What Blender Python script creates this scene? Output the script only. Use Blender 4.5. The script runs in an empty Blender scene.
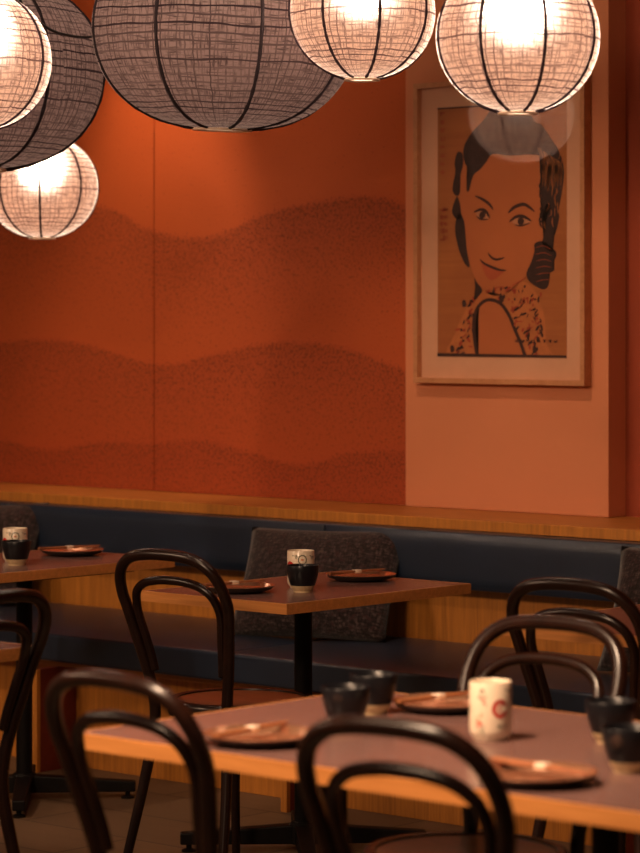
import bpy, bmesh, math, random
from mathutils import Vector, Matrix
random.seed(7)
PI = math.pi
sc = bpy.context.scene
COL = sc.collection

# ------------------------------------------------------------------ node helpers
class NT:
    def __init__(s, name):
        s.m = bpy.data.materials.new(name); s.m.use_nodes = True
        s.t = s.m.node_tree; s.t.nodes.clear()
        s.out = s.t.nodes.new('ShaderNodeOutputMaterial')
    def n(s, typ, **kw):
        nd = s.t.nodes.new(typ)
        for k, v in kw.items():
            if k.startswith('i_'):
                nd.inputs[k[2:].replace('_', ' ')].default_value = v
            else: setattr(nd, k, v)
        return nd
    def l(s, a, b): s.t.links.new(a, b)
    def math(s, op, a, b=None, c=None, clamp=False):
        nd = s.t.nodes.new('ShaderNodeMath'); nd.operation = op; nd.use_clamp = clamp
        for i, v in enumerate((a, b, c)):
            if v is None: continue
            if isinstance(v, (int, float)): nd.inputs[i].default_value = v
            else: s.l(v, nd.inputs[i])
        return nd.outputs[0]
    def mix(s, fac, a, b):
        nd = s.t.nodes.new('ShaderNodeMix'); nd.data_type = 'RGBA'
        for sock, v in ((nd.inputs[0], fac), (nd.inputs[6], a), (nd.inputs[7], b)):
            if isinstance(v, (int, float)): sock.default_value = v
            elif isinstance(v, (tuple, list)): sock.default_value = (*v[:3], 1)
            else: s.l(v, sock)
        return nd.outputs[2]
    def ramp(s, fac, stops):
        nd = s.t.nodes.new('ShaderNodeValToRGB')
        e = nd.color_ramp.elements
        while len(e) < len(stops): e.new(0.5)
        for el, (p, c) in zip(e, stops):
            el.position = p; el.color = (*c, 1) if len(c) == 3 else c
        s.l(fac, nd.inputs[0]); return nd.outputs[0]
    def bsdf(s, color=None, rough=.5, metal=0, spec=.5, normal=None, coat=0, coat_rough=.1, sheen=0):
        b = s.t.nodes.new('ShaderNodeBsdfPrincipled')
        def st(k, v):
            if isinstance(v, (int, float)): b.inputs[k].default_value = v
            elif isinstance(v, (tuple, list)): b.inputs[k].default_value = (*v[:3], 1)
            elif v is not None: s.l(v, b.inputs[k])
        st('Base Color', color); st('Roughness', rough); st('Metallic', metal); st('Specular IOR Level', spec)
        st('Coat Weight', coat); st('Coat Roughness', coat_rough); st('Sheen Weight', sheen)
        if normal is not None: s.l(normal, b.inputs['Normal'])
        s.l(b.outputs[0], s.out.inputs[0]); return b
    def bump(s, h, strength=.2, dist=.002):
        b = s.t.nodes.new('ShaderNodeBump'); b.inputs['Strength'].default_value = strength
        b.inputs['Distance'].default_value = dist; s.l(h, b.inputs['Height']); return b.outputs[0]
    def coords(s, scale=(1, 1, 1), kind='Object'):
        tc = s.t.nodes.new('ShaderNodeTexCoord'); mp = s.t.nodes.new('ShaderNodeMapping')
        mp.inputs['Scale'].default_value = scale; s.l(tc.outputs[kind], mp.inputs[0]); return mp.outputs[0]
    def noise(s, vec, scale=5, detail=3, rough=.5, dist=0):
        nd = s.t.nodes.new('ShaderNodeTexNoise'); nd.inputs['Scale'].default_value = scale
        nd.inputs['Detail'].default_value = detail; nd.inputs['Roughness'].default_value = rough
        nd.inputs['Distortion'].default_value = dist
        s.l(vec, nd.inputs['Vector']); return nd.outputs['Fac']

def srgb(r, g, b):
    f = lambda v: (v/255/12.92) if v/255 <= .04045 else ((v/255+.055)/1.055)**2.4
    return (f(r), f(g), f(b))

M = {}
def simple(name, c, rough=.5, metal=0, spec=.5, coat=0, var=.15, nscale=30):
    k = NT(name); v = k.coords()
    n = k.noise(v, nscale, 3)
    d = tuple(x*(1-var) for x in c); u = tuple(min(1, x*(1+var)) for x in c)
    k.bsdf(k.ramp(n, [(.3, d), (.7, u)]), rough, metal, spec, coat=coat)
    M[name] = k.m; return k.m

def wood(name, dark, light, scale=(3, 40, 40), rough=.4, spec=.5, coat=0):
    k = NT(name); v = k.coords(scale)
    n = k.noise(v, 1.0, 5, .6, .6)
    n2 = k.noise(v, 4.0, 2, .5)
    f = k.math('ADD', k.math('MULTIPLY', n, .75), k.math('MULTIPLY', n2, .25))
    k.bsdf(k.ramp(f, [(.33, dark), (.66, light)]), rough, 0, spec, k.bump(f, .08, .001), coat=coat)
    M[name] = k.m; return k.m

simple('pale_wall', srgb(214, 134, 92), .75, var=.03, nscale=3)
simple('recess_wall', srgb(150, 62, 30), .8, var=.05, nscale=3)
simple('ceiling_paint', (.12, .07, .05), .9, var=.05)
wood('oak_across', (.36, .125, .020), (.60, .225, .036), (60, 60, 2.5), .42)      # grain upright
wood('oak_along', (.34, .12, .022), (.54, .20, .036), (2.5, 50, 50), .4)       # grain along X
wood('oak_edge', (.46, .175, .045), (.66, .27, .075), (3, 60, 60), .38)
wood('frame_wood', (.48, .19, .075), (.60, .26, .11), (40, 40, 40), .5)
wood('bentwood', (.007, .0022, .0014), (.020, .006, .003), (30, 30, 8), .27, .42, .0)
wood('seat_ply', (.11, .036, .015), (.19, .066, .026), (6, 60, 60), .28, .5, .3)
wood('chopstick_wood', (.20, .065, .025), (.36, .14, .055), (80, 80, 80), .4)
simple('black_metal', (.005, .0035, .003), .5, 0, .15, var=.2)
simple('divider_red', srgb(110, 34, 14), .6, var=.1)
simple('porcelain', srgb(232, 214, 190), .28, var=.03, coat=.3)
simple('stoneware_cream', srgb(205, 180, 138), .5, var=.08, nscale=90)
simple('black_glaze', (.006, .006, .008), .30, var=.2, spec=.35)
simple('ink_red', srgb(190, 22, 16), .4, var=.05)
simple('ink_dark', srgb(60, 50, 48), .4, var=.05)
simple('ink_green', srgb(88, 92, 66), .4, var=.05)
simple('ink_orange', srgb(205, 120, 70), .4, var=.05)
simple('copper', (.74, .38, .22), .24, .85, var=.12, nscale=40)
simple('plate_underside', (.02, .014, .012), .35, var=.2)
simple('paper_white', srgb(225, 205, 185), .7, var=.03)
simple('mat_board', srgb(226, 168, 132), .8, var=.02)
simple('print_hair', srgb(52, 24, 16), .7, var=.25, nscale=60)
simple('print_ink', srgb(60, 24, 14), .7, var=.2)
simple('print_red', srgb(168, 58, 24), .7, var=.2)
simple('print_faint', srgb(166, 70, 30), .7, var=.2)
simple('print_lip', srgb(184, 84, 44), .7, var=.06)
simple('print_eye', srgb(196, 130, 90), .7, var=.03)
simple('print_skin', srgb(190, 104, 52), .7, var=.04, nscale=8)
simple('print_dress', srgb(192, 110, 54), .7, var=.12, nscale=25)
simple('cord_black', (.01, .008, .008), .5)
simple('lantern_ring', srgb(235, 205, 180), .6)
simple('rib_tape', srgb(52, 34, 44), .9, var=.3, nscale=90)
simple('rib_tape_dark', srgb(40, 28, 34), .9, var=.3, nscale=90)

def floor_mat():
    k = NT('floor_tile'); v = k.coords()
    br = k.n('ShaderNodeTexBrick'); k.l(v, br.inputs['Vector'])
    br.offset = .5; br.inputs['Scale'].default_value = 1
    br.inputs['Brick Width'].default_value = .9; br.inputs['Row Height'].default_value = .3
    br.inputs['Mortar Size'].default_value = .004
    br.inputs['Color1'].default_value = (.16, .10, .058, 1); br.inputs['Color2'].default_value = (.20, .125, .07, 1)
    br.inputs['Mortar'].default_value = (.035, .02, .012, 1)
    n = k.noise(k.coords((1.5, 9, 1)), 2.2, 5, .65, .8)
    c = k.mix(k.math('MULTIPLY', n, .55), br.outputs[0], (.08, .045, .025))
    k.bsdf(c, .5, 0, .35, k.bump(n, .1, .002)); M['floor_tile'] = k.m
floor_mat()

def laminate():
    k = NT('laminate_brown'); v = k.coords()
    n = k.noise(v, 60, 4)
    k.bsdf(k.ramp(n, [(.3, (.150, .078, .068)), (.7, (.180, .096, .084))]), .27, 0, .6)
    M['laminate'] = k.m
laminate()

def leather():
    k = NT('navy_leather'); v = k.coords()
    n = k.noise(v, 3, 3); f = k.noise(v, 260, 2)
    k.bsdf(k.ramp(n, [(.3, (.008, .015, .032)), (.75, (.013, .024, .049))]), .38, 0, .6, k.bump(f, .12, .0006), coat=.35, coat_rough=.28)
    M['leather'] = k.m
leather()

def tweed():
    k = NT('brown_tweed'); v = k.coords()
    a = k.noise(k.coords((150, 150, 40)), 1, 2); b = k.noise(k.coords((45, 45, 170)), 1, 2)
    n = k.math('MULTIPLY', a, b)
    vo = k.n('ShaderNodeTexVoronoi'); vo.inputs['Scale'].default_value = 95; k.l(v, vo.inputs['Vector'])
    c = k.ramp(n, [(.18, (.010, .006, .006)), (.30, (.034, .021, .021)), (.42, (.085, .058, .050))])
    c2 = k.mix(k.math('GREATER_THAN', k.noise(v, 70, 2), .62), c, (.035, .014, .014))
    k.bsdf(c2, .9, 0, .15, k.bump(n, .9, .004), sheen=.2); M['tweed'] = k.m
tweed()

# ---- speckled terracotta plaster with three rows of hills
def plaster():
    k = NT('terracotta_plaster')
    tc = k.n('ShaderNodeTexCoord'); sep = k.n('ShaderNodeSeparateXYZ'); k.l(tc.outputs['Object'], sep.inputs[0])
    X, Z = sep.outputs[0], sep.outputs[2]
    x0, x1 = -9.6, -6.2
    u = k.math('DIVIDE', k.math('SUBTRACT', X, x0), x1-x0)
    R = [
     [(-9.6, 1.90), (-9.1, 1.97), (-8.7, 1.93), (-8.407, 1.94), (-8.057, 1.966), (-7.775, 1.943), (-7.557, 1.857), (-7.293, 1.826), (-6.937, 1.909), (-6.645, 1.945), (-6.456, 1.95), (-6.295, 1.917), (-6.2, 1.89)],
     [(-9.6, 1.42), (-9.1, 1.35), (-8.7, 1.40), (-8.407, 1.429), (-8.057, 1.439), (-7.775, 1.394), (-7.504, 1.35), (-7.19, 1.398), (-6.888, 1.436), (-6.645, 1.427), (-6.295, 1.345), (-6.2, 1.33)],
     [(-9.6, 1.02), (-8.9, 1.06), (-8.407, 1.038), (-8.114, 1.011), (-7.831, 1.047), (-7.504, 1.056), (-7.293, 1.073), (-7.037, 1.033), (-6.79, 0.997), (-6.55, 1.048), (-6.2, 1.065)]]
    spk = k.noise(tc.outputs['Object'], 105, 3, .65)
    big = k.noise(tc.outputs['Object'], 2.2, 3, .5)
    total = None; tint = None
    for r in R:
        fc = k.n('ShaderNodeFloatCurve'); cu = fc.mapping.curves[0]
        pts = [((x-x0)/(x1-x0), (z-.9)/1.2) for x, z in r]
        cu.points[0].location = pts[0]; cu.points[-1].location = pts[-1]
        for p in pts[1:-1]: cu.points.new(*p)
        fc.mapping.update(); k.l(u, fc.inputs['Value'])
        zr = k.math('ADD', k.math('MULTIPLY', fc.outputs[0], 1.2), .9)
        d = k.math('SUBTRACT', zr, Z)                       # metres below the ridge
        on = k.math('DIVIDE', k.math('ADD', d, k.math('MULTIPLY', k.math('SUBTRACT', spk, .5), .06)), .02, clamp=True)
        fade = k.math('SUBTRACT', 1.0, k.math('DIVIDE', d, .60, clamp=True), clamp=True)
        mk = k.math('MULTIPLY', on, fade)
        total = mk if total is None else k.math('MAXIMUM', total, mk)
        tint = on if tint is None else k.math('ADD', tint, on)
    thr = k.math('SUBTRACT', .64, k.math('MULTIPLY', total, .16))
    sp = k.math('MULTIPLY', k.math('SUBTRACT', spk, thr), 14, clamp=True)
    base = k.mix(k.math('DIVIDE', tint, 3.0), (.53, .100, .020), (.43, .068, .016))
    base = k.mix(k.math('MULTIPLY', big, .35), base, (.36, .075, .018))
    base = k.mix(k.math('MULTIPLY', total, .22), base, (.20, .035, .010))
    c = k.mix(k.math('MULTIPLY', sp, .7), base, (.15, .028, .009))
    k.bsdf(c, .72, 0, .3, k.bump(spk, .35, .003)); M['plaster'] = k.m
plaster()

# ---- lantern fabric: woven threads over a translucent skin
def fabric(name, cloth, thread, clear, haze, rows, cols, trans):
    k = NT(name)
    uv = k.n('ShaderNodeUVMap'); sep = k.n('ShaderNodeSeparateXYZ')
    k.l(uv.outputs[0], sep.inputs[0])
    U, V = sep.outputs[0], sep.outputs[1]
    def threads(a, b, count, w, seed, wob):
        comb = k.n('ShaderNodeCombineXYZ'); k.l(a, comb.inputs[0]); k.l(b, comb.inputs[1]); comb.inputs[2].default_value = seed
        ns = k.noise(comb.outputs[0], 14, 2)
        aa = k.math('ADD', k.math('MULTIPLY', a, count), k.math('MULTIPLY', k.math('SUBTRACT', ns, .5), wob))
        fr = k.math('FRACT', aa); fl = k.math('FLOOR', aa)
        wn = k.n('ShaderNodeTexWhiteNoise', noise_dimensions='2D')
        cb = k.n('ShaderNodeCombineXYZ'); k.l(fl, cb.inputs[0]); cb.inputs[1].default_value = seed; k.l(cb.outputs[0], wn.inputs['Vector'])
        line = k.math('LESS_THAN', k.math('ABSOLUTE', k.math('SUBTRACT', fr, .5)), w)
        return k.math('MULTIPLY', line, k.math('ADD', .4, k.math('MULTIPLY', wn.outputs['Value'], .6)))
    strong = k.math('MAXIMUM', threads(V, U, rows, .11, 1.3, .9), k.math('MULTIPLY', threads(U, V, cols, .09, 4.1, .9), .8))
    # short, broken streaks of slub
    c1 = k.n('ShaderNodeCombineXYZ'); k.l(k.math('MULTIPLY', U, cols*3.4), c1.inputs[0]); k.l(k.math('MULTIPLY', V, rows*.45), c1.inputs[1])
    c2 = k.n('ShaderNodeCombineXYZ'); k.l(k.math('MULTIPLY', U, cols*.45), c2.inputs[0]); k.l(k.math('MULTIPLY', V, rows*3.4), c2.inputs[1])
    s1 = k.noise(c1.outputs[0], 1, 2, .6); s2 = k.noise(c2.outputs[0], 1, 2, .6)
    slub = k.math('MULTIPLY', k.math('SUBTRACT', k.math('MAXIMUM', s1, s2), .50), 5.5, clamp=True)
    dk = k.math('MAXIMUM', strong, k.math('MULTIPLY', slub, .75), clamp=True)
    col = k.mix(dk, cloth, thread)
    tr = k.n('ShaderNodeBsdfTranslucent'); k.l(col, tr.inputs[0])
    df = k.n('ShaderNodeBsdfDiffuse'); k.l(col, df.inputs[0])
    a = k.n('ShaderNodeMixShader'); a.inputs[0].default_value = trans; k.l(df.outputs[0], a.inputs[1]); k.l(tr.outputs[0], a.inputs[2])
    # the loose weave scatters some light almost straight on
    rf = k.n('ShaderNodeBsdfRefraction'); rf.inputs['IOR'].default_value = 1.35; rf.inputs['Roughness'].default_value = .68; k.l(k.mix(dk, (.95, .90, .85), thread), rf.inputs['Color'])
    b = k.n('ShaderNodeMixShader'); b.inputs[0].default_value = haze; k.l(a.outputs[0], b.inputs[1]); k.l(rf.outputs[0], b.inputs[2])
    tp = k.n('ShaderNodeBsdfTransparent')
    c = k.n('ShaderNodeMixShader'); k.l(k.math('MULTIPLY', k.math('SUBTRACT', 1.0, dk), clear), c.inputs[0])
    k.l(b.outputs[0], c.inputs[1]); k.l(tp.outputs[0], c.inputs[2])
    k.l(c.outputs[0], k.out.inputs[0]); M[name] = k.m
fabric('white_fabric', (.50, .30, .22), (.06, .025, .03), .012, .55, 26, 60, .8)
fabric('grey_fabric', (.42, .29, .27), (.045, .028, .034), .01, .12, 34, 100, .6)

def glass():
    k = NT('picture_glass')
    ge = k.n('ShaderNodeNewGeometry'); dt = k.n('ShaderNodeVectorMath', operation='DOT_PRODUCT'); k.l(ge.outputs['Incoming'], dt.inputs[0]); k.l(ge.outputs['Normal'], dt.inputs[1])
    cs_ = k.math('ABSOLUTE', dt.outputs['Value'])
    fr = k.math('ADD', .045, k.math('MULTIPLY', .955, k.math('POWER', k.math('SUBTRACT', 1.0, cs_, clamp=True), 5.0)))
    tp = k.n('ShaderNodeBsdfTransparent'); gl = k.n('ShaderNodeBsdfGlossy'); gl.inputs['Roughness'].default_value = .02
    mx = k.n('ShaderNodeMixShader'); k.l(fr, mx.inputs[0])
    k.l(tp.outputs[0], mx.inputs[1]); k.l(gl.outputs[0], mx.inputs[2]); k.l(mx.outputs[0], k.out.inputs[0]); M['glass'] = k.m
glass()
def print_paper():
    k = NT('print_paper'); v = k.coords()
    n = k.noise(k.coords((2, 2, 60)), 1.5, 3); g = k.noise(v, 3.5, 3)
    f = k.math('ADD', k.math('MULTIPLY', n, .35), k.math('MULTIPLY', g, .65))
    k.bsdf(k.ramp(f, [(.3, srgb(160, 84, 34)), (.7, srgb(188, 112, 52))]), .7); M['print_paper'] = k.m
print_paper()
def bulb_mat():
    k = NT('bulb_glow'); e = k.n('ShaderNodeEmission'); e.inputs[0].default_value = (1, .80, .58, 1); e.inputs[1].default_value = 60
    k.l(e.outputs[0], k.out.inputs[0]); M['bulb'] = k.m
bulb_mat()

# ------------------------------------------------------------------ mesh helpers
def obj(name, bm, mat, parent=None, smooth=True, mats=None, sharp=40):
    me = bpy.data.meshes.new(name); bmesh.ops.recalc_face_normals(bm, faces=bm.faces) if mats is None else None
    bm.to_mesh(me); bm.free()
    for m in (mats or [mat]): me.materials.append(M[m])
    if smooth:
        me.polygons.foreach_set('use_smooth', [True]*len(me.polygons))
        me.set_sharp_from_angle(angle=math.radians(sharp))
    o = bpy.data.objects.new(name, me); COL.objects.link(o)
    if parent: o.parent = parent
    return o
def thing(name, label, cat, loc=(0, 0, 0), rz=0, group=None):
    o = bpy.data.objects.new(name, None); COL.objects.link(o); o.location = loc; o.rotation_euler = (0, 0, rz)
    o.empty_display_size = .1
    o['label'] = label; o['category'] = cat
    if group: o['group'] = group
    return o
def dup(root, loc, rz, label, group=None, rot=None):
    r = root.copy(); COL.objects.link(r); r.location = loc; r.rotation_euler = rot or (0, 0, rz); r['label'] = label
    if group: r['group'] = group
    def rec(src, dst):
        for ch in list(src.children):
            c = ch.copy(); COL.objects.link(c); c.parent = dst; rec(ch, c)
    rec(root, r)
    return r
def struct(o): o['kind'] = 'structure'; return o

def box(bm, lo, hi, bevel=0, seg=2):
    r = bmesh.ops.create_cube(bm, size=1)
    vs = r['verts']
    for v in vs:
        v.co = Vector([lo[i] + (v.co[i]+.5)*(hi[i]-lo[i]) for i in range(3)])
    if bevel:
        es = list({e for v in vs for e in v.link_edges})
        bmesh.ops.bevel(bm, geom=es, offset=bevel, segments=seg, affect='EDGES', profile=.5)
    return bm
def catmull(P, n=8, closed=False):
    out = []
    Q = [Vector(p) for p in P]; N = len(Q)
    rng = N if closed else N-1
    for i in range(rng):
        g = lambda k: Q[k % N] if closed else Q[max(0, min(N-1, k))]
        a, b, c, d = g(i-1), g(i), g(i+1), g(i+2)
        for j in range(n):
            t = j/n
            out.append(.5*((2*b)+(c-a)*t+(2*a-5*b+4*c-d)*t*t+(3*b-a-3*c+d)*t**3))
    if not closed: out.append(Q[-1])
    return out
def tube(bm, pts, rad, seg=12, closed=False, squash=None):
    n = len(pts); pts = [Vector(p) for p in pts]
    rs = rad if isinstance(rad, (list, tuple)) else [rad]*n
    tg = []
    for i in range(n):
        a = pts[(i-1) % n] if (closed or i > 0) else pts[0]; b = pts[(i+1) % n] if (closed or i < n-1) else pts[-1]
        tg.append((b-a).normalized())
    ref = Vector((0, 0, 1)) if abs(tg[0].z) < .9 else Vector((0, 1, 0))
    nv = (ref - tg[0]*ref.dot(tg[0])).normalized()
    rings = []
    for i in range(n):
        nv = (nv - tg[i]*nv.dot(tg[i])).normalized(); bv = tg[i].cross(nv)
        ring = []
        for k in range(seg):
            a = 2*PI*k/seg
            ring.append(bm.verts.new(pts[i] + nv*(rs[i]*math.cos(a)*(squash or 1)) + bv*(rs[i]*math.sin(a))))
        rings.append(ring)
    m = n if closed else n-1
    for i in range(m):
        A, B = rings[i], rings[(i+1) % n]
        for k in range(seg): bm.faces.new((A[k], A[(k+1) % seg], B[(k+1) % seg], B[k]))
    if not closed:
        bm.faces.new(rings[0][::-1]); bm.faces.new(rings[-1])
    return bm
def lathe(bm, prof, seg=40, c=(0, 0, 0), cap=False):
    rings = []
    for r, z in prof:
        if r < 1e-6: rings.append([bm.verts.new((c[0], c[1], c[2]+z))])
        else: rings.append([bm.verts.new((c[0]+r*math.cos(2*PI*k/seg), c[1]+r*math.sin(2*PI*k/seg), c[2]+z)) for k in range(seg)])
    for A, B in zip(rings, rings[1:]):
        for k in range(seg):
            j = (k+1) % seg
            if len(A) == 1 and len(B) == 1: continue
            if len(A) == 1: bm.faces.new((A[0], B[j], B[k]))
            elif len(B) == 1: bm.faces.new((A[k], A[j], B[0]))
            else: bm.faces.new((A[k], A[j], B[j], B[k]))
    return bm
def B(): return bmesh.new()

# ------------------------------------------------------------------ camera
H = 1.509
cam = bpy.data.cameras.new('camera'); co = bpy.data.objects.new('camera', cam); COL.objects.link(co)
co.location = (0, 0, H); co.rotation_euler = (PI/2, 0, math.atan2(.6673, .7448))
cam.sensor_fit = 'HORIZONTAL'; cam.sensor_width = 36; cam.lens = 36*2800/640
cam.shift_y = -(426.5-320)/640; cam.clip_end = 60
cam.dof.use_dof = True; cam.dof.focus_distance = 7.7; cam.dof.aperture_fstop = 5.6
sc.camera = co

# ------------------------------------------------------------------ the room
CEIL = 3.3
o = struct(obj('floor', box(B(), (-13, -1.5, -.05), (2.5, 7.9, 0)), 'floor_tile', smooth=False))
o = struct(obj('ceiling', box(B(), (-13, -1.5, CEIL), (2.5, 7.9, CEIL+.08)), 'ceiling_paint', smooth=False))
struct(obj('wall_back', box(B(), (-13, 7.56, 0), (2.5, 7.70, CEIL)), 'recess_wall', smooth=False))
struct(obj('trim_1', box(B(), (-11.5, 7.475, .862), (-7.5435, 7.56, CEIL), .002), 'plaster', smooth=False))
struct(obj('trim_2', box(B(), (-7.5385, 7.475, .862), (-6.290, 7.56, CEIL), .002), 'plaster', smooth=False))
struct(obj('trim_3', box(B(), (-6.286, 7.462, .862), (-5.417, 7.56, CEIL), .002), 'pale_wall', smooth=False))
struct(obj('trim_4', box(B(), (-3.9, 7.462, .862), (-2.9, 7.56, CEIL), .002), 'pale_wall', smooth=False))

# ------------------------------------------------------------------ banquette
bq = thing('banquette_bench', 'long built-in oak banquette with navy leather seat and back cushions along the terracotta wall', 'bench', (-6.3, 7.0, 0))
def P(bm, *off):
    bmesh.ops.translate(bm, verts=bm.verts, vec=(6.3, -7.0, 0)); return bm
BX0, BX1 = -10.6, -3.0
obj('front_panel', P(box(B(), (BX0, 6.50, 0), (BX1, 6.52, .366), .002)), 'oak_across', bq, False)
obj('seat_board', P(box(B(), (BX0, 6.43, .345), (BX1, 7.11, .364), .002)), 'oak_along', bq, False)
obj('back_panel', P(box(B(), (BX0, 7.11, .30), (BX1, 7.13, .8285), .001)), 'oak_across', bq, False)
lg = obj('ledge', P(box(B(), (BX0, 7.10, .829), (BX1, 7.555, .861), .002)), 'oak_along', bq, False)
obj('ledge_front', P(box(B(), (BX0, 7.085, .826), (BX1, 7.0998, .8605), .002)), 'oak_across', lg, False)
for x in (-8.07, -6.94, -5.81, -4.62, -3.4):
    dv = obj('divider', P(box(B(), (x-.012, 6.335, 0), (x+.012, 6.499, .344), .001)), 'divider_red', bq, False)
    obj('divider_edge', P(box(B(), (x-.0125, 6.318, 0), (x+.0125, 6.3345, .344), .001)), 'oak_across', dv, False)
def cushion(x0, x1, y0, y1, z0, z1, bev, puff, axis):
    bm = B()
    r = bmesh.ops.create_cube(bm, size=1)
    bmesh.ops.subdivide_edges(bm, edges=bm.edges[:], cuts=9, use_grid_fill=True)
    L = (x1-x0, y1-y0, z1-z0)
    for v in bm.verts:
        n = Vector(v.co)*2
        p = [x0+(v.co[0]+.5)*L[0], y0+(v.co[1]+.5)*L[1], z0+(v.co[2]+.5)*L[2]]
        ext = [abs(c) for c in n]
        v.co = Vector(p)
        if n[axis] * (1 if axis == 2 else -1) > .99:
            o2 = [i for i in range(3) if i != axis]
            k = 1
            for i in o2: k *= (1-abs(n[i])**6)
            v.co[axis] += puff*k*(1 if axis == 2 else -1)
    es = [e for e in bm.edges if len(e.link_faces) == 2 and e.calc_face_angle(0) > 1.2]
    bmesh.ops.bevel(bm, geom=es, offset=bev, segments=5, affect='EDGES', profile=.5, clamp_overlap=True)
    return bm
seams = [-10.6, -9.43, -7.85, -6.27, -4.69, -3.0]
for a, b in zip(seams, seams[1:]):
    obj('seat_cushion', P(cushion(a+.133, b+.127, 6.385, 7.105, .365, .458, .022, .010, 2)), 'leather', bq, sharp=80)
    obj('back_cushion', P(cushion(a+.003, b-.003, 7.020, 7.108, .640, .8245, .030, .010, 1)), 'leather', bq, sharp=80)

# ------------------------------------------------------------------ pillows
def pillow_mesh(w, h, t):
    bm = B(); n = 22; g = {}
    for s in (1, -1):
        for i in range(n+1):
            for j in range(n+1):
                u, v = -1+2*i/n, -1+2*j/n
                e = (1-u*u)*(1-v*v); edge = i in (0, n) or j in (0, n)
                px = u*w/2*(1-.06*(1-abs(u))*0-.05*(1-v*v)*abs(u)); pz = v*h/2*(1-.05*(1-u*u)*abs(v))
                d = t/2*max(0, e)**.55 + .0035*math.sin(u*9+v*4)*e
                if edge and s == -1: g[(s, i, j)] = g[(1, i, j)]; continue
                g[(s, i, j)] = bm.verts.new((px, s*d, pz+h/2))
        for i in range(n):
            for j in range(n):
                q = [g[(s, i, j)], g[(s, i+1, j)], g[(s, i+1, j+1)], g[(s, i, j+1)]]
                bm.faces.new(q if s < 0 else q[::-1])
    return bm
def pillow(loc, yaw, tilt, roll, label, src=None, w=.575, h=.405):
    if src is None:
        o = obj('throw_pillow', pillow_mesh(w, h, .18), 'tweed', sharp=180)
    else: o = src.copy(); COL.objects.link(o)
    o.location = loc; o.rotation_euler = (Matrix.Rotation(yaw, 3, 'Z') @ Matrix.Rotation(tilt, 3, 'X') @ Matrix.Rotation(roll, 3, 'Y')).to_euler()
    o['label'] = label; o['category'] = 'pillow'; o['group'] = 'tweed throw pillows on the banquette'
    return o
pm = pillow((-6.150, 6.79, .462), math.radians(17), math.radians(-30), math.radians(-.5), 'dark brown tweed throw pillow leaning on the banquette behind the middle table')
pillow((-7.90, 6.82, .462), math.radians(12), math.radians(-28), math.radians(-3), 'dark brown tweed throw pillow behind the cups at the left edge of the photo', pm)
pillow((-4.64, 6.79, .462), math.radians(17), math.radians(-28), math.radians(2), 'dark brown tweed throw pillow at the right edge, behind the bentwood chair backs', pm)

# ------------------------------------------------------------------ tables
def make_table(x0, x1, y0, y1, label, cols, group, arm=.35, turn=PI/4):
    cx, cy = (x0+x1)/2, (y0+y1)/2
    t = thing('dining_table', label, 'table', (cx, cy, 0), 0, group)
    hx, hy = (x1-x0)/2, (y1-y0)/2
    obj('tabletop', box(B(), (-hx+.009, -hy+.009, .722), (hx-.009, hy-.009, .7503), 0), 'laminate', t, False)
    bm = B()
    for lo, hi in (((-hx, -hy, .7215), (hx, -hy+.009, .75)), ((-hx, hy-.009, .7215), (hx, hy, .75)),
                   ((-hx, -hy+.009, .7215), (-hx+.009, hy-.009, .75)), ((hx-.009, -hy+.009, .7215), (hx, hy-.009, .75))):
        box(bm, lo, hi)
    obj('edge_band', bm, 'oak_edge', t, False)
    for c in cols:
        px = c
        obj('mounting_plate', box(B(), (px-.20, -.29, .709), (px+.20, .29, .7213), .002), 'black_metal', t, False)
        obj('column', lathe(B(), [(0, .062), (.0255, .062), (.0255, .711), (0, .711)], 28, (px, 0, 0)), 'black_metal', t)
        bs = obj('base', lathe(B(), [(0, .022), (.042, .022), (.042, .074), (.032, .084), (0, .084)], 28, (px, 0, 0)), 'black_metal', t)
        for k in range(4):
            a = turn+k*PI/2
            bm = B()
            box(bm, (.03, -.026, .022), (arm, .026, .076), .004)
            for v in bm.verts:
                f = (v.co.x-.03)/(arm-.03)
                if v.co.z > .045: v.co.z -= .022*f
                v.co.y *= 1-.25*f
            bmesh.ops.rotate(bm, verts=bm.verts, cent=(0, 0, 0), matrix=Matrix.Rotation(a, 3, 'Z'))
            bmesh.ops.translate(bm, verts=bm.verts, vec=(px, 0, 0))
            ar = obj('base_arm', bm, 'black_metal', bs, False)
            fx, fy = px+(arm-.025)*math.cos(a), (arm-.025)*math.sin(a)
            obj('glide', lathe(B(), [(0, 0), (.021, 0), (.021, .006), (.008, .010), (.008, .025), (0, .025)], 16, (fx, fy, 0)), 'black_metal', t)
    return t
G_T = 'small oak-edged tables along the banquette'
make_table(-6.862, -6.302, 5.56, 6.34, 'small brown-topped table at the left edge by the banquette', [0], G_T)
make_table(-5.612, -5.056, 5.51, 6.295, 'small brown-topped oak-edged table standing in front of the middle tweed pillow', [-.018], G_T)
make_table(-4.352, -3.790, 5.51, 6.295, 'small brown-topped table at the right edge, behind the chair backs', [0], G_T)
make_table(-3.777, -2.48, 3.535, 4.353, 'long mauve-brown dining table in the foreground with four dark cups', [-.37, .26], 'tables in the near row', turn=0)
make_table(-5.50, -4.845, 3.62, 4.42, 'table in the near row whose pale oak corner shows at the left edge', [0], 'tables in the near row')

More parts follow.
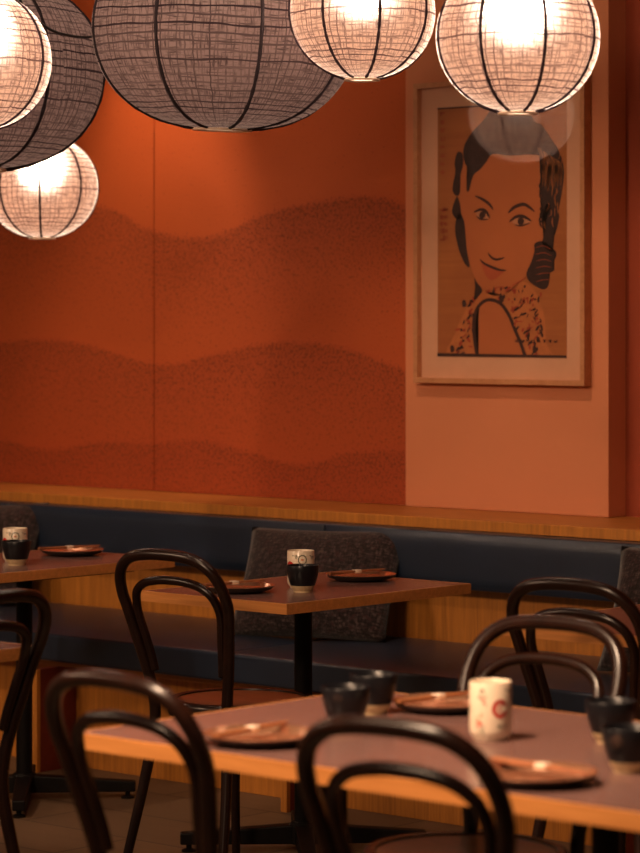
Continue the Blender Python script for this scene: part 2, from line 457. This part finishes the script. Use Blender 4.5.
# ------------------------------------------------------------------ bentwood chairs
def yl(z):   # lean of the back
    pts = [(0, -.300), (.25, -.240), (.46, -.207), (.60, -.228), (.75, -.268), (.91, -.337)]
    for (a, ya), (b, yb) in zip(pts, pts[1:]):
        if z <= b: return ya+(yb-ya)*(z-a)/(b-a)
    return pts[-1][1]
def make_chair(label):
    t = thing('bentwood_chair', label, 'chair', (0, 0, 0), 0, 'dark bentwood cafe chairs')
    half = [(.172, 0), (.158, .12), (.140, .28), (.124, .42), (.125, .50), (.139, .58), (.158, .67), (.173, .745), (.176, .785), (.168, .828), (.146, .862), (.108, .885), (.058, .894)]
    P_ = [(-x, yl(z), z) for x, z in half] + [(0, yl(.895), .896)] + [(x, yl(z), z) for x, z in reversed(half)]
    pts = catmull(P_, 6); n = len(pts)
    rad = [.0152-.0035*max(0, 1-p.z/.35) for p in pts]
    obj('back_frame', tube(B(), pts, rad, 14), 'bentwood', t, sharp=180)
    ih = [(.116, .575), (.122, .62), (.131, .675), (.140, .725), (.139, .758), (.126, .791), (.093, .814), (.047, .824)]
    P_ = [(-x, yl(z)+.004, z) for x, z in ih] + [(0, yl(.827)+.004, .8265)] + [(x, yl(z)+.004, z) for x, z in reversed(ih)]
    pts = catmull(P_, 6)
    obj('inner_hoop', tube(B(), pts, [.0118]*len(pts), 12), 'bentwood', t, sharp=180)
    # seat rim: bent band, slightly wider at the front
    def srad(a): return .200*(1+.03*math.sin(a))
    bm = B(); seg = 56; prof = [(-.024, .436), (-.002, .436), (0, .440), (.001, .468), (-.004, .4775), (-.012, .480), (-.024, .478), (-.026, .470)]
    rings = []
    for k in range(seg):
        a = 2*PI*k/seg; r = srad(a)
        rings.append([bm.verts.new(((r+d)*math.cos(a), (r+d)*math.sin(a), z)) for d, z in prof])
    for k in range(seg):
        A, Bb = rings[k], rings[(k+1) % seg]
        for i in range(len(prof)):
            j = (i+1) % len(prof); bm.faces.new((A[i], Bb[i], Bb[j], A[j]))
    bmesh.ops.translate(bm, verts=bm.verts, vec=(0, 0, .01)); obj('seat_rim', bm, 'bentwood', t, sharp=60)
    bm = lathe(B(), [(0, .459), (.06, .460), (.13, .466), (.165, .4735), (.1745, .4745), (.1745, .466), (0, .452)], 56)
    for v in bm.verts: 
        a = math.atan2(v.co.y, v.co.x); f = 1+.03*math.sin(a); v.co.x *= f; v.co.y *= f
    bmesh.ops.translate(bm, verts=bm.verts, vec=(0, 0, .01)); obj('seat', bm, 'seat_ply', t, sharp=60)
    for s in (-1, 1):
        pts = catmull([(s*.118, .125, .466), (s*.130, .140, .36), (s*.150, .165, .20), (s*.178, .205, 0)], 6)
        obj('leg', tube(B(), pts, [.0175-.006*i/(len(pts)-1) for i in range(len(pts))], 12), 'bentwood', t, sharp=180)
    return t
def place(src, x, y, deg, label=None):
    """x, y: where the top of the hoop stands; deg: heading of the seat (0 = faces the wall)"""
    a = math.radians(deg); bx, by = math.sin(a)*.35*-1, math.cos(a)*.35   # offset hoop -> seat centre along heading
    loc = (x + bx, y + by, 0)
    if src.get('used') is None:
        src['used'] = 1; src.location = loc; src.rotation_euler = (0, 0, a)
        if label: src['label'] = label
        return src
    return dup(src, loc, a, label)
ch = make_chair('dark bentwood chair pulled up to the small middle table')
place(ch, -5.185, 5.150, 5)
place(ch, -3.91, 5.205, 5, 'dark bentwood chair at the right table by the banquette')
place(ch, -3.455, 3.295, 0, 'blurred bentwood chair in the lower left, near side of the long table')
place(ch, -2.74, 3.19, 7, 'blurred bentwood chair at bottom centre, nearest the camera')
place(ch, -3.435, 4.56, 187, 'dark bentwood chair on the far side of the long table, behind the white cup')
place(ch, -4.65, 4.16, 95, 'dark bentwood chair at the left edge, beside the pale table corner')
for o in list(bpy.data.objects):
    if 'used' in o: del o['used']

# ------------------------------------------------------------------ crockery
def patch(bm, poly, r, mi):
    """flat polygon (metres along the girth, height) wrapped on a cylinder of radius r"""
    f = bm.faces.new([bm.verts.new((r*math.cos(u/r), r*math.sin(u/r), z)) for u, z in poly]); f.material_index = mi
def strip(bm, pts, w, r, mi, closed=False):
    n = len(pts); L, R_ = [], []
    for i in range(n):
        a = pts[(i-1) % n] if closed or i else pts[0]; b = pts[(i+1) % n] if closed or i < n-1 else pts[-1]
        d = Vector((b[0]-a[0], b[1]-a[1])); d = d.normalized() if d.length else Vector((1, 0)); nn = Vector((-d.y, d.x))*w/2
        L.append((pts[i][0]+nn.x, pts[i][1]+nn.y)); R_.append((pts[i][0]-nn.x, pts[i][1]-nn.y))
    for i in range(n if closed else n-1):
        j = (i+1) % n; patch(bm, [L[i], L[j], R_[j], R_[i]], r, mi)
def make_white_cup(label, loc, rz):
    t = thing('tea_cup', label, 'cup', loc, rz, 'tall white printed tea cups')
    obj('body', lathe(B(), [(0, .004), (.026, .004), (.027, 0), (.030, 0), (.031, .004), (.037, .012), (.0385, .020), (.0385, .104), (.0372, .1062), (.0355, .105), (.0350, .100), (.0350, .02), (.03, .010), (0, .010)], 48), 'porcelain', t, sharp=50)
    bm = B(); R = .03875
    # big red open ring with a hook inside
    ring = [(.0125*math.cos(a), .060+.0135*math.sin(a)) for a in [math.radians(20+320*i/26) for i in range(27)]]
    strip(bm, ring, .0072, R, 0)
    strip(bm, [(.004, .066), (-.002, .064), (-.003, .057), (.003, .054)], .003, R, 0)
    # scribbled brush marks
    rnd = random.Random(3)
    for cx, cz, n, mi, sp in ((-.034, .085, 9, 1, .008), (-.034, .070, 5, 0, .006), (-.040, .040, 7, 3, .007), (-.040, .030, 8, 0, .005), (-.036, .020, 8, 2, .009),
                              (.004, .030, 9, 2, .009), (.022, .088, 6, 2, .006), (.075, .055, 16, 1, .013), (.075, .085, 8, 1, .010), (.10, .04, 8, 0, .01), (-.075, .06, 12, 2, .012), (-.09, .08, 8, 0, .01)):
        for _ in range(n):
            x, z = cx+rnd.uniform(-sp, sp), cz+rnd.uniform(-sp, sp)*.8; a = rnd.uniform(0, PI); l = rnd.uniform(.002, .005)
            strip(bm, [(x, z), (x+l*math.cos(a), z+l*math.sin(a)), (x+l*math.cos(a)+l*.6*math.cos(a+1), z+l*math.sin(a)+l*.6*math.sin(a+1))], .0019, R, mi)
    # leafy wreath
    wr = [(.040+.0115*math.cos(2*PI*i/22), .082+.0125*math.sin(2*PI*i/22)) for i in range(22)]
    strip(bm, wr, .0026, R, 2, True)
    for i in range(0, 22, 2):
        x, z = wr[i]; a = 2*PI*i/22; strip(bm, [(x, z), (x+.003*math.cos(a+.6), z+.003*math.sin(a+.6))], .0014, R, 2)
    strip(bm, [(.036, .082), (.044, .082)], .004, R, 3)
    strip(bm, [(.036, .060), (.041, .064), (.047, .064), (.052, .060)], .004, R, 2)
    obj('printed_motif', bm, None, t, False, ['ink_red', 'ink_dark', 'ink_green', 'ink_orange'])
    return t
TZ = .7503
FACE = math.atan2(-.7448, .6673)       # direction from the tables towards the camera
wc = make_white_cup('white printed tea cup on the long foreground table', (-3.150, 3.978, TZ), FACE+math.radians(24))
dup(wc, (-5.335, 5.873, TZ), FACE-math.radians(52), 'white printed tea cup on the middle table, behind a dark cup')
dup(wc, (-6.575, 5.905, TZ), FACE-math.radians(52), 'white printed tea cup at the left edge, behind a dark cup')

def make_dark_cup(label, loc):
    t = thing('dark_cup', label, 'cup', loc, 0, 'dark glazed sake cups')
    obj('glazed_bowl', lathe(B(), [(0.0341, 0.0192), (0.0378, 0.0291), (0.0431, 0.0489), (0.0464, 0.0733), (0.0451, 0.0756), (0.0437, 0.0744), (0.0394, 0.0468), (0.0336, 0.0291), (0.0252, 0.0156), (0, .013)], 40), 'black_glaze', t, sharp=60)
    obj('bare_band', lathe(B(), [(0.0257, 0.0047), (0.0305, 0.0104), (0.0340, 0.0190)], 40), 'stoneware_cream', t, sharp=60)
    obj('foot', lathe(B(), [(0, .001), (0.0226, 0.0010), (0.0231, 0.0000), (0.0252, 0.0000), (0.0256, 0.0021), (0.0256, 0.0046), (0, .0044)], 40), 'stoneware_cream', t, sharp=60)
    return t
dc = make_dark_cup('dark glazed cup in front of the white cup on the middle table', (-5.248, 5.785, TZ))
for p, lb in (((-6.485, 5.830), 'dark glazed cup in front of the white cup at the left edge'),
              ((-3.448, 3.920), 'dark glazed cup on the long table, seen through the top of the nearest chair back'),
              ((-3.530, 4.095), 'dark glazed cup near the far edge of the long table, left of the copper plate'),
              ((-2.752, 3.848), 'dark glazed cup at the right edge of the photo, nearest on the long table'),
              ((-2.968, 4.095), 'dark glazed cup at the right edge, farther back beside the chair hoop')):
    dup(dc, (*p, TZ), random.uniform(0, 6), lb)

def make_plate(label, loc):
    t = thing('side_plate', label, 'plate', loc, 0, 'round copper plates')
    obj('dish', lathe(B(), [(0, .0062), (0.0560, .0062), (0.0739, .0075), (0.0885, .0105), (0.0974, .0190), (0.1014, .0205), (0.1030, .0195), (0.1019, .0180)], 56), 'copper', t, sharp=60)
    obj('underside', lathe(B(), [(0.1018, .0179), (0.0941, .0090), (0.0762, .0030), (0.0560, 0), (0, 0)], 56), 'plate_underside', t, sharp=60)
    return t
def make_chopsticks(label, loc, rz, rot=None):
    t = thing('pair_of_chopsticks', label, 'chopsticks', loc, rz, 'banded chopstick pairs on the plates')
    for s in (-1, 1):
        obj('chopstick', tube(B(), [(-.11, s*.0050, 0), (0, s*.0046, 0), (.11, s*.0036, 0)], [.0042, .0036, .0022], 10), 'chopstick_wood', t, sharp=60)
    bm = B(); box(bm, (-.012, -.0098, -.0047), (.012, .0098, .0047), .002)
    obj('paper_band', bm, 'paper_white', t)
    return t
pl = None; cs = None
for (x, y, ang, where) in ((-5.359, 6.160, 84, 'the middle table, to the right of the cups'), (-5.385, 5.668, 84, 'the middle table, behind the chair back'),
                           (-6.625, 6.195, 75, 'the left-edge table'), (-3.92, 5.83, 84, 'the right-edge table'),
                           (-2.802, 3.658, -3, 'the long table, nearest the right end'), (-3.430, 3.668, 97, 'the long table, between the near chairs'),
                           (-3.455, 4.220, 84, 'the long table, left of the white cup')):
    if pl is None: pl = make_plate('round copper plate on '+where, (x, y, TZ))
    else: dup(pl, (x, y, TZ), random.uniform(0, 6), 'round copper plate on '+where)
    a = math.radians(ang); dx, dy = -math.sin(a)*.018, math.cos(a)*.018
    cl = (x+dx, y+dy, TZ+.0205+.0044)
    if cs is None: cs = make_chopsticks('wooden chopsticks on the plate on '+where, cl, a)
    else: dup(cs, cl, a, 'wooden chopsticks on the plate on '+where)

# ------------------------------------------------------------------ framed portrait
fx0, fx1, fz0, fz1, fy = -6.218, -5.486, 1.292, 2.325, 7.422
fc = ((fx0+fx1)/2, 7.455, fz0)
pf = thing('framed_portrait', 'oak-framed portrait print of a dark-haired woman hanging on the pale wall', 'picture', fc)
def FP(bm): bmesh.ops.translate(bm, verts=bm.verts, vec=(-fc[0], -fc[1], -fc[2])); return bm
bm = B(); w = .018
for lo, hi in (((fx0, fy, fz0), (fx1, 7.461, fz0+w)), ((fx0, fy, fz1-w), (fx1, 7.461, fz1)), ((fx0, fy, fz0+w), (fx0+w, 7.461, fz1-w)), ((fx1-w, fy, fz0+w), (fx1, 7.461, fz1-w))):
    box(bm, lo, hi, .0012)
obj('frame', FP(bm), 'frame_wood', pf, False)
obj('backing_mat', FP(box(B(), (fx0+w, 7.446, fz0+w), (fx1-w, 7.460, fz1-w))), 'mat_board', pf, False)
obj('glass_pane', FP(box(B(), (fx0+w, 7.4335, fz0+w), (fx1-w, 7.4355, fz1-w))), 'glass', pf, False)
ax0, ax1, az0, az1 = -6.127, -5.574, 1.384, 2.238
bm = B(); layer = [0]; Y0 = 7.4452
def T(p, s):
    x, y = p
    if s in 'bc': x, y = 106.7+.5834*x, (26.7 if s == 'b' else 373.4)+.5834*y
    u = (x-102)/(446-102); v = (y-78)/(738-78)
    return ax0+u*(ax1-ax0), az1-v*(az1-az0)
def flat(pts, mi, s='b', lay=None):
    yy = Y0-.00018*(lay if lay is not None else 1)
    vs = []
    for p in pts:
        X, Z = T(p, s); X = min(max(X, ax0), ax1); Z = min(max(Z, az0), az1); vs.append(bm.verts.new((X, yy, Z)))
    f = bm.faces.new(vs); f.material_index = mi
    bmesh.ops.triangulate(bm, faces=[f])
def smoothp(pts, n=4): return [(v.x, v.y) for v in catmull([(p[0], p[1], 0) for p in pts], n, True)]
def line(pts, w, mi, s='b', lay=6, taper=False):
    C = [(v.x, v.y) for v in catmull([(p[0], p[1], 0) for p in pts], 6)]; n = len(C); L = []; R_ = []
    for i in range(n):
        a = C[max(0, i-1)]; b = C[min(n-1, i+1)]; d = Vector((b[0]-a[0], b[1]-a[1])); d = d.normalized() if d.length else Vector((1, 0))
        k = w/2*(math.sin(PI*(i+.4)/(n-.2))**.6 if taper else 1); nn = Vector((-d.y, d.x))*k
        L.append((C[i][0]+nn.x, C[i][1]+nn.y)); R_.append((C[i][0]-nn.x, C[i][1]-nn.y))
    flat(L+R_[::-1], mi, s, lay)
# 0 paper 1 hair 2 ink 3 red 4 faint 5 lip 6 eye 7 skin 8 dress
flat([(102, 78), (446, 78), (446, 738), (102, 738)], 0, 'a', 0)
flat(smoothp([(110, 310), (160, 250), (330, 200), (470, 250), (530, 420), (520, 600), (480, 740), (430, 800), (395, 860), (330, 925), (260, 945), (215, 925), (165, 860), (130, 740), (105, 600), (95, 450)]), 7, 'b', 1)
flat(smoothp([(60, 640), (75, 520), (120, 420), (160, 360), (200, 325), (300, 345), (380, 290), (440, 330), (480, 430), (490, 560), (500, 640)]), 8, 'c', 1)
flat(smoothp([(185, 640), (168, 540), (166, 460), (185, 405), (240, 372), (290, 390), (330, 440), (360, 510), (400, 640)]), 7, 'c', 2)
flat(smoothp([(112, 300), (122, 255), (155, 205), (210, 150), (255, 90), (330, 60), (395, 100), (440, 175), (470, 190), (510, 250), (552, 320), (570, 400), (562, 480), (548, 560), (530, 640), (512, 705), (478, 705), (503, 620), (512, 560), (497, 540), (484, 560), (478, 640), (468, 600), (470, 480), (468, 345), (430, 322), (330, 322), (250, 310), (222, 342), (190, 378), (160, 402), (140, 470), (128, 462), (140, 385), (120, 345)], 3), 1, 'b', 3)
for q, s in (([(85, 295), (108, 300), (113, 350), (100, 400), (99, 470), (85, 492), (63, 470), (68, 420), (78, 380), (72, 345)], 'b'), ([(82, 495), (96, 520), (102, 560), (100, 600), (74, 590), (60, 555)], 'b'),
             ([(95, -30), (118, 15), (124, 90), (131, 150), (143, 220), (120, 205), (95, 150), (82, 100), (74, 50), (80, 0)], 'c'),
             ([(440, 120), (480, 112), (527, 150), (537, 175), (520, 212), (528, 240), (500, 258), (503, 300), (485, 324), (450, 314), (412, 285), (403, 250), (425, 200), (438, 155)], 'c'),
             ([(505, -20), (548, -10), (538, 60), (520, 112), (520, 160), (475, 130), (484, 70)], 'c'),
             ([(165, 272), (176, 290), (202, 325), (180, 358), (155, 384), (149, 372), (170, 340)], 'c')):
    flat(smoothp(q, 3), 1, s, 4)
for k in range(16):   # combed lines through the hair
    x = 478+k*5.5; line([(x-20+random.uniform(-4, 4), 290+k*4), (x, 380), (x-4, 470+random.uniform(-20, 20))], 2.2, 0, 'b', 5, True)
for y in range(6): line([(445, 140+y*30), (480, 132+y*30), (515, 150+y*26)], 3, 4, 'c', 5, True)
line([(168, 494), (205, 512), (235, 535), (252, 560)], 13, 2, 'b', 6, True)
line([(320, 577), (350, 551), (395, 541), (440, 574)], 16, 2, 'b', 6, True)
def eye(cx, cy, w, h, tilt):
    c, s = math.cos(tilt), math.sin(tilt)
    r = lambda x, y: (cx+x*c-y*s, cy+x*s+y*c)
    flat([r(-w, 2), r(-w*.5, -h), r(w*.2, -h*1.1), r(w*.8, -h*.3), r(w, h*.4), r(w*.3, h), r(-w*.5, h*.8)], 6, 'b', 6)
    flat([r(.55*h*math.cos(2*PI*k/14)*1.5, h*.95*math.sin(2*PI*k/14)) for k in range(14)], 2, 'b', 7)
    line([r(-w*1.25, 0), r(-w*.5, -h*1.15), r(w*.3, -h*1.15), r(w*1.15, h*.1)], 15, 2, 'b', 8, True)
    line([r(-w*.7, h*.7), r(0, h*1.1), r(w, h*.5)], 7, 2, 'b', 8, True)
eye(202, 582, 33, 18, .35); eye(378, 615, 42, 18, -.02)
line([(228, 156), (240, 175), (262, 188), (285, 186), (303, 180)], 10, 2, 'c', 6, True)
flat(smoothp([(196, 196), (215, 206), (245, 226), (300, 240), (285, 258), (262, 276), (235, 278), (212, 250)]), 5, 'c', 5)
line([(190, 186), (215, 208), (255, 226), (285, 236), (312, 238)], 12, 2, 'c', 6, True)
line([(335, 305), (370, 290), (405, 268)], 5, 3, 'c', 6, True); line([(255, 318), (290, 312), (330, 330)], 5, 3, 'c', 6, True)
line([(182, 640), (166, 550), (162, 470), (178, 408), (212, 374), (250, 370), (290, 390), (325, 440), (350, 500), (380, 570), (402, 640)], 15, 2, 'c', 6)
rnd = random.Random(11)
def inpoly(x, y):
    return ((80 < x < 160 and 350 < y < 612 and x > 150-(y-350)*.32) or (335 < x < 470 and 330 < y < 612 and x > 300+(y-330)*.42)
            or (230 < x < 420 and 305 < y < 375 and y < 372-abs(x-330)*.05))
n = 0
while n < 130:
    x, y = rnd.uniform(70, 480), rnd.uniform(300, 612)
    if not inpoly(x, y): continue
    n += 1; a = rnd.gauss(1.9, .5); l = rnd.uniform(10, 34); 
    line([(x, y), (x+l*.5*math.cos(a)+rnd.uniform(-4, 4), y+l*.5*math.sin(a)), (x+l*math.cos(a), min(614, y+l*math.sin(a)))], rnd.uniform(4, 12), 2 if rnd.random() < .5 else 3, 'c', 7+n % 3, True)
for cx, cy, r in ((62, 590, 12), (118, 385, 12), (290, 365, 13), (455, 545, 9), (440, 590, 12)):
    flat(smoothp([(cx-r*.7, cy-r), (cx+r*.5, cy-r*1.2), (cx+r*.8, cy+r*.8), (cx-r*.5, cy+r*1.3)]), 2, 'c', 10)
# faint red characters in the left margin, small line of characters at the lower right
def glyph(x, y, w, mi, s, lay=6):
    for _ in range(5):
        if rnd.random() < .5: yy = y+rnd.uniform(0, w); line([(x, yy), (x+w*.5, yy+.5), (x+w*.95, yy)], w*.13, mi, s, lay)
        else: xx = x+rnd.uniform(.1, .9)*w; line([(xx, y), (xx+.5, y+w*.5), (xx, y+w*.95)], w*.13, mi, s, lay)
for k in range(8): glyph(4, 105+k*38, 24, 4, 'b')
for k in range(5): glyph(4, 540+k*32, 26, 4, 'b')
for k in range(5): glyph(26, 545+k*32, 16, 4, 'b')
for k in range(26):
    x = rnd.uniform(474, 560); y = rnd.uniform(300, 620); line([(x, y), (x+rnd.uniform(-5, 6), y+18), (x+rnd.uniform(-10, 4), y+rnd.uniform(30, 60))], rnd.uniform(2, 4.5), 0 if k % 2 else 7, 'b', 5, True)
for k in range(14):
    x = 470-k*.3+rnd.uniform(-8, 3); y = 340+k*21; line([(x+6, y), (x-2, y+14), (x+3+rnd.uniform(-6, 6), y+34)], rnd.uniform(5, 9), 1, 'b', 5, True)
for k in range(8): glyph(352+k*25, 545, 15, 2, 'c', 11)
flat([(102, 729), (446, 732), (446, 738), (102, 738)], 2, 'a', 12)
flat([(102, 78), (446, 78), (446, 82), (102, 82)], 2, 'a', 12)
for v in bm.verts: v.co.z = v.co.z
o = obj('portrait_print', FP(bm), None, pf, False, ['print_paper', 'print_hair', 'print_ink', 'print_red', 'print_faint', 'print_lip', 'print_eye', 'print_skin', 'print_dress'])

# ------------------------------------------------------------------ lanterns
def lantern(label, loc, R, hh, mat, ribmat, nrib, power, bulbz, rot0=0, tilt=(0, 0), group='', color=(1, .80, .62), hole=None, name='paper_lantern', col2=None):
    t = thing(name, label, 'lamp', loc, 0, group)
    hole = hole or R*.21
    rot0 += math.atan2(-loc[1], -loc[0])
    th0 = math.asin(hole/R); n = 36
    def prof(k):
        th = th0+(PI-2*th0)*k/n
        e = .93 if R < .3 else .74
        s_, c_ = math.sin(th), math.cos(th)
        return R*(s_**e), -hh*math.copysign(abs(c_)**1.0, c_)
    seg = 96; bm = B(); uvl = bm.loops.layers.uv.new('UVMap')
    rings = []
    for k in range(n+1):
        r, z = prof(k); ring = []
        for j in range(seg):
            a = 2*PI*j/seg
            # gentle flattening between the ribs
            f = 1-.016*(1-abs(math.cos(nrib*(a-rot0)/2)))
            ring.append(bm.verts.new((r*f*math.cos(a), r*f*math.sin(a), z)))
        rings.append(ring)
    for k in range(n):
        for j in range(seg):
            q = bm.faces.new((rings[k][j], rings[k][(j+1) % seg], rings[k+1][(j+1) % seg], rings[k+1][j]))
            for lp, (uu, vv) in zip(q.loops, ((j, k), (j+1, k), (j+1, k+1), (j, k+1))): lp[uvl].uv = (uu/seg, vv/n)
    sh = obj('shade', bm, mat, t, sharp=180)
    # split at the ribs is only in the look: each rib is its own dark tape
    rib = None
    for i in range(nrib):
        a = rot0+2*PI*i/nrib
        if rib is None:
            pts = []
            for k in range(0, n+1):
                r, z = prof(k); pts.append(((r+.0006)*1.0, 0, z))
            rib = obj('rib', tube(B(), pts, [(.0042+.0008*math.sin(k*2.3)) * (R/.2)**.35 for k in range(len(pts))], 8), ribmat, sh, sharp=180)
            rb = rib
        else: rb = rib.copy(); COL.objects.link(rb); rb.parent = sh
        rb.rotation_euler = (0, 0, a)
    r0, z0 = prof(0)
    bm = B(); lathe(bm, [(r0-.003, z0-.001), (r0+.002, z0-.003), (r0+.002, z0-.0075), (r0-.006, z0-.008), (r0-.007, z0-.004), (r0-.003, z0-.001)], 48)
    obj('bottom_ring', bm, 'lantern_ring', t, sharp=60)
    bm = B(); lathe(bm, [(r0-.003, -z0+.001), (r0+.002, -z0+.003), (r0+.002, -z0+.0075), (r0-.006, -z0+.008), (r0-.007, -z0+.004), (r0-.003, -z0+.001)], 48)
    tr = obj('top_ring', bm, 'lantern_ring', t, sharp=60)
    bm = B()
    for a in (0, PI/2): tube(bm, [(-r0*math.cos(a), -r0*math.sin(a), -z0), (r0*math.cos(a), r0*math.sin(a), -z0)], .0018, 8)
    obj('spreader', bm, 'cord_black', tr)
    top = CEIL-loc[2]
    obj('cord', tube(B(), [(0, 0, bulbz+.07), (0, 0, top)], .003, 8), 'cord_black', t)
    obj('ceiling_cap', lathe(B(), [(0, top-.03), (.035, top-.03), (.05, top-.004), (.05, top), (0, top)], 24), 'black_metal', t)
    obj('socket', lathe(B(), [(0, bulbz+.035), (.018, bulbz+.035), (.02, bulbz+.075), (.008, bulbz+.085), (0, bulbz+.085)], 20), 'black_metal', t)
    t.rotation_euler = (tilt[0], tilt[1], 0)
    L = bpy.data.lights.new('bulb', 'POINT'); L.energy = power; L.color = color; L.shadow_soft_size = .042
    lo = bpy.data.objects.new('bulb', L); COL.objects.link(lo); lo.parent = t; lo.location = (0, 0, bulbz)
    return t
GW, GD = 'round white fabric lanterns', 'large dark fabric lanterns'
PW = 10
lantern('round glowing white lantern in front of the framed portrait', (-4.149, 5.346, 2.191), .200, .183, 'white_fabric', 'rib_tape', 8, PW, .06, .33, group=GW)
lantern('round glowing white lantern between the big dark lantern and the portrait', (-4.967, 5.714, 2.342), .200, .183, 'white_fabric', 'rib_tape', 8, PW, .06, .24, group=GW)
lantern('round glowing white lantern cut by the left edge, in front of a dark one', (-5.518, 4.817, 2.184), .200, .183, 'white_fabric', 'rib_tape', 8, PW, .06, .245, group=GW)
lantern('round glowing white lantern hanging lowest at left, close to the terracotta wall', (-7.412, 6.785, 1.984), .200, .183, 'white_fabric', 'rib_tape', 8, PW, .06, -.04, group=GW)
lantern('large pale lantern outside the left edge, seen mirrored in the portrait glass', (-7.66, 4.97, 2.425), .235, .212, 'white_fabric', 'rib_tape', 8, PW*3, .06, .3, group=GW)
lantern('big squat dark fabric lantern at top centre-left', (-5.575, 5.813, 2.343), .385, .285, 'grey_fabric', 'rib_tape_dark', 8, 5, .17, .27, (0, math.radians(2.5)), GD, hole=.05)
lantern('big squat dark fabric lantern at the top left, behind a white one', (-6.38, 5.57, 2.244), .39, .285, 'grey_fabric', 'rib_tape_dark', 8, 4.5, .17, -.21, (0, math.radians(-2)), GD, hole=.05)

# loose cable looped between the dark lanterns
def atD(px, D, y):
    xr = (px-320)/2800*D; return (.7448*xr-.6673*D, .6673*xr+.7448*D, H-(y-320)*D/2800)
cab = [Vector((-6.05, 5.3, CEIL)), Vector(atD(2, 7.75, -60)), Vector(atD(20, 7.80, 0)), Vector(atD(38, 7.88, 21)), Vector(atD(62, 7.97, 34)), Vector(atD(96, 8.14, 36)), Vector(atD(125, 8.5, 18)), Vector(atD(150, 8.75, -60)), Vector((-6.3, 6.3, CEIL))]
o = obj('hanging_cable', tube(B(), catmull(cab, 8), .004, 8), 'cord_black')
o['label'] = 'black cable looping down between the two big dark lanterns'; o['category'] = 'cable'

# ------------------------------------------------------------------ ceiling spots and added fill lights
def spot(loc, target, energy, size=60, blend=.6, color=(1, .60, .34), radius=.04, label=''):
    t = thing('ceiling_spotlight', label, 'lamp', loc, 0, 'ceiling spotlights')
    d = (Vector(target)-Vector(loc)).normalized()
    q = d.to_track_quat('-Z', 'Y')
    obj('stem', tube(B(), [(0, 0, .05), (0, 0, CEIL-loc[2])], .008, 10), 'black_metal', t)
    bm = lathe(B(), [(.046, -.03), (.050, -.03), (.050, .06), (.03, .08), (0, .08), (0, .072), (.028, .072), (.046, .055), (.046, -.03)], 28)
    hd = obj('head', bm, 'black_metal', t); hd.rotation_euler = q.to_euler()
    L = bpy.data.lights.new('spot_bulb', 'SPOT'); L.energy = energy; L.spot_size = math.radians(size); L.spot_blend = blend; L.color = color; L.shadow_soft_size = radius
    lo = bpy.data.objects.new('spot_bulb', L); COL.objects.link(lo); lo.parent = t; lo.location = d*-.01; lo.rotation_euler = q.to_euler()
WARM = (1, .66, .42)
spot((-5.6, 6.0, 3.12), (-5.75, 7.46, 1.0), 60, 62, .8, WARM, label='black ceiling spotlight aimed at the portrait wall')
spot((-7.45, 6.95, 3.12), (-7.55, 7.46, 1.7), 75, 58, .8, WARM, label='black ceiling spotlight aimed at the terracotta wall')
spot((-3.3, 2.6, 3.12), (-3.2, 3.95, .75), 620, 52, .8, WARM, label='black ceiling spotlight above the long foreground table')
spot((-4.6, 4.0, 3.12), (-5.3, 5.9, .65), 60, 62, .8, WARM, label='black ceiling spotlight above the middle table')
spot((-6.6, 4.2, 3.12), (-6.9, 6.4, .6), 100, 62, .8, WARM, label='black ceiling spotlight above the left-edge table')
spot((-4.75, 4.75, 3.16), (-5.65, 5.85, 2.45), 34, 42, .9, (1, .74, .56), label='added unseen spotlight brightening the tops of the big dark lanterns')  # added lamp: leaves the dark lanterns bright above and dark below
def panel(loc, target, energy, sx, sy, label):  # unseen fill panel, added for soft light from the camera side
    t = thing('added_fill_panel', label, 'lamp', loc, 0, 'added fill light panels')
    q = (Vector(target)-Vector(loc)).normalized().to_track_quat('-Z', 'Y')
    fr = obj('fill_panel_tray', box(B(), (-sx/2-.02, -sy/2-.02, .004), (sx/2+.02, sy/2+.02, .05), .004), 'black_metal', t, False); fr.rotation_euler = q.to_euler()
    obj('rod', tube(B(), [(0, 0, .03), (0, 0, CEIL-loc[2])], .008, 10), 'black_metal', t)
    L = bpy.data.lights.new('added_fill_light', 'AREA'); L.shape = 'RECTANGLE'; L.size = sx; L.size_y = sy; L.energy = energy; L.color = WARM
    lo = bpy.data.objects.new('added_fill_light', L); COL.objects.link(lo); lo.parent = t; lo.rotation_euler = q.to_euler()
panel((-3.6, 1.2, 2.9), (-5.2, 7.0, .8), 65, .9, .5, 'wide added fill light panel, unseen over the open floor, right')
panel((-7.4, 1.4, 2.9), (-6.6, 7.0, .8), 50, .9, .5, 'wide added fill light panel, unseen over the open floor, left')

# ------------------------------------------------------------------ world, colour
w = bpy.data.worlds.new('world'); sc.world = w; w.use_nodes = True
bg = w.node_tree.nodes['Background']; bg.inputs[0].default_value = (1, .55, .32, 1); bg.inputs[1].default_value = .10
vs = sc.view_settings; vs.view_transform = 'Standard'; vs.look = 'None'; vs.gamma = 1; vs.use_curve_mapping = False; vs.exposure = 0
sc.cycles.use_denoising = True
sc.cycles.max_bounces = 10; sc.cycles.transparent_max_bounces = 12; sc.cycles.transmission_bounces = 8
sc.cycles.sample_clamp_indirect = 6
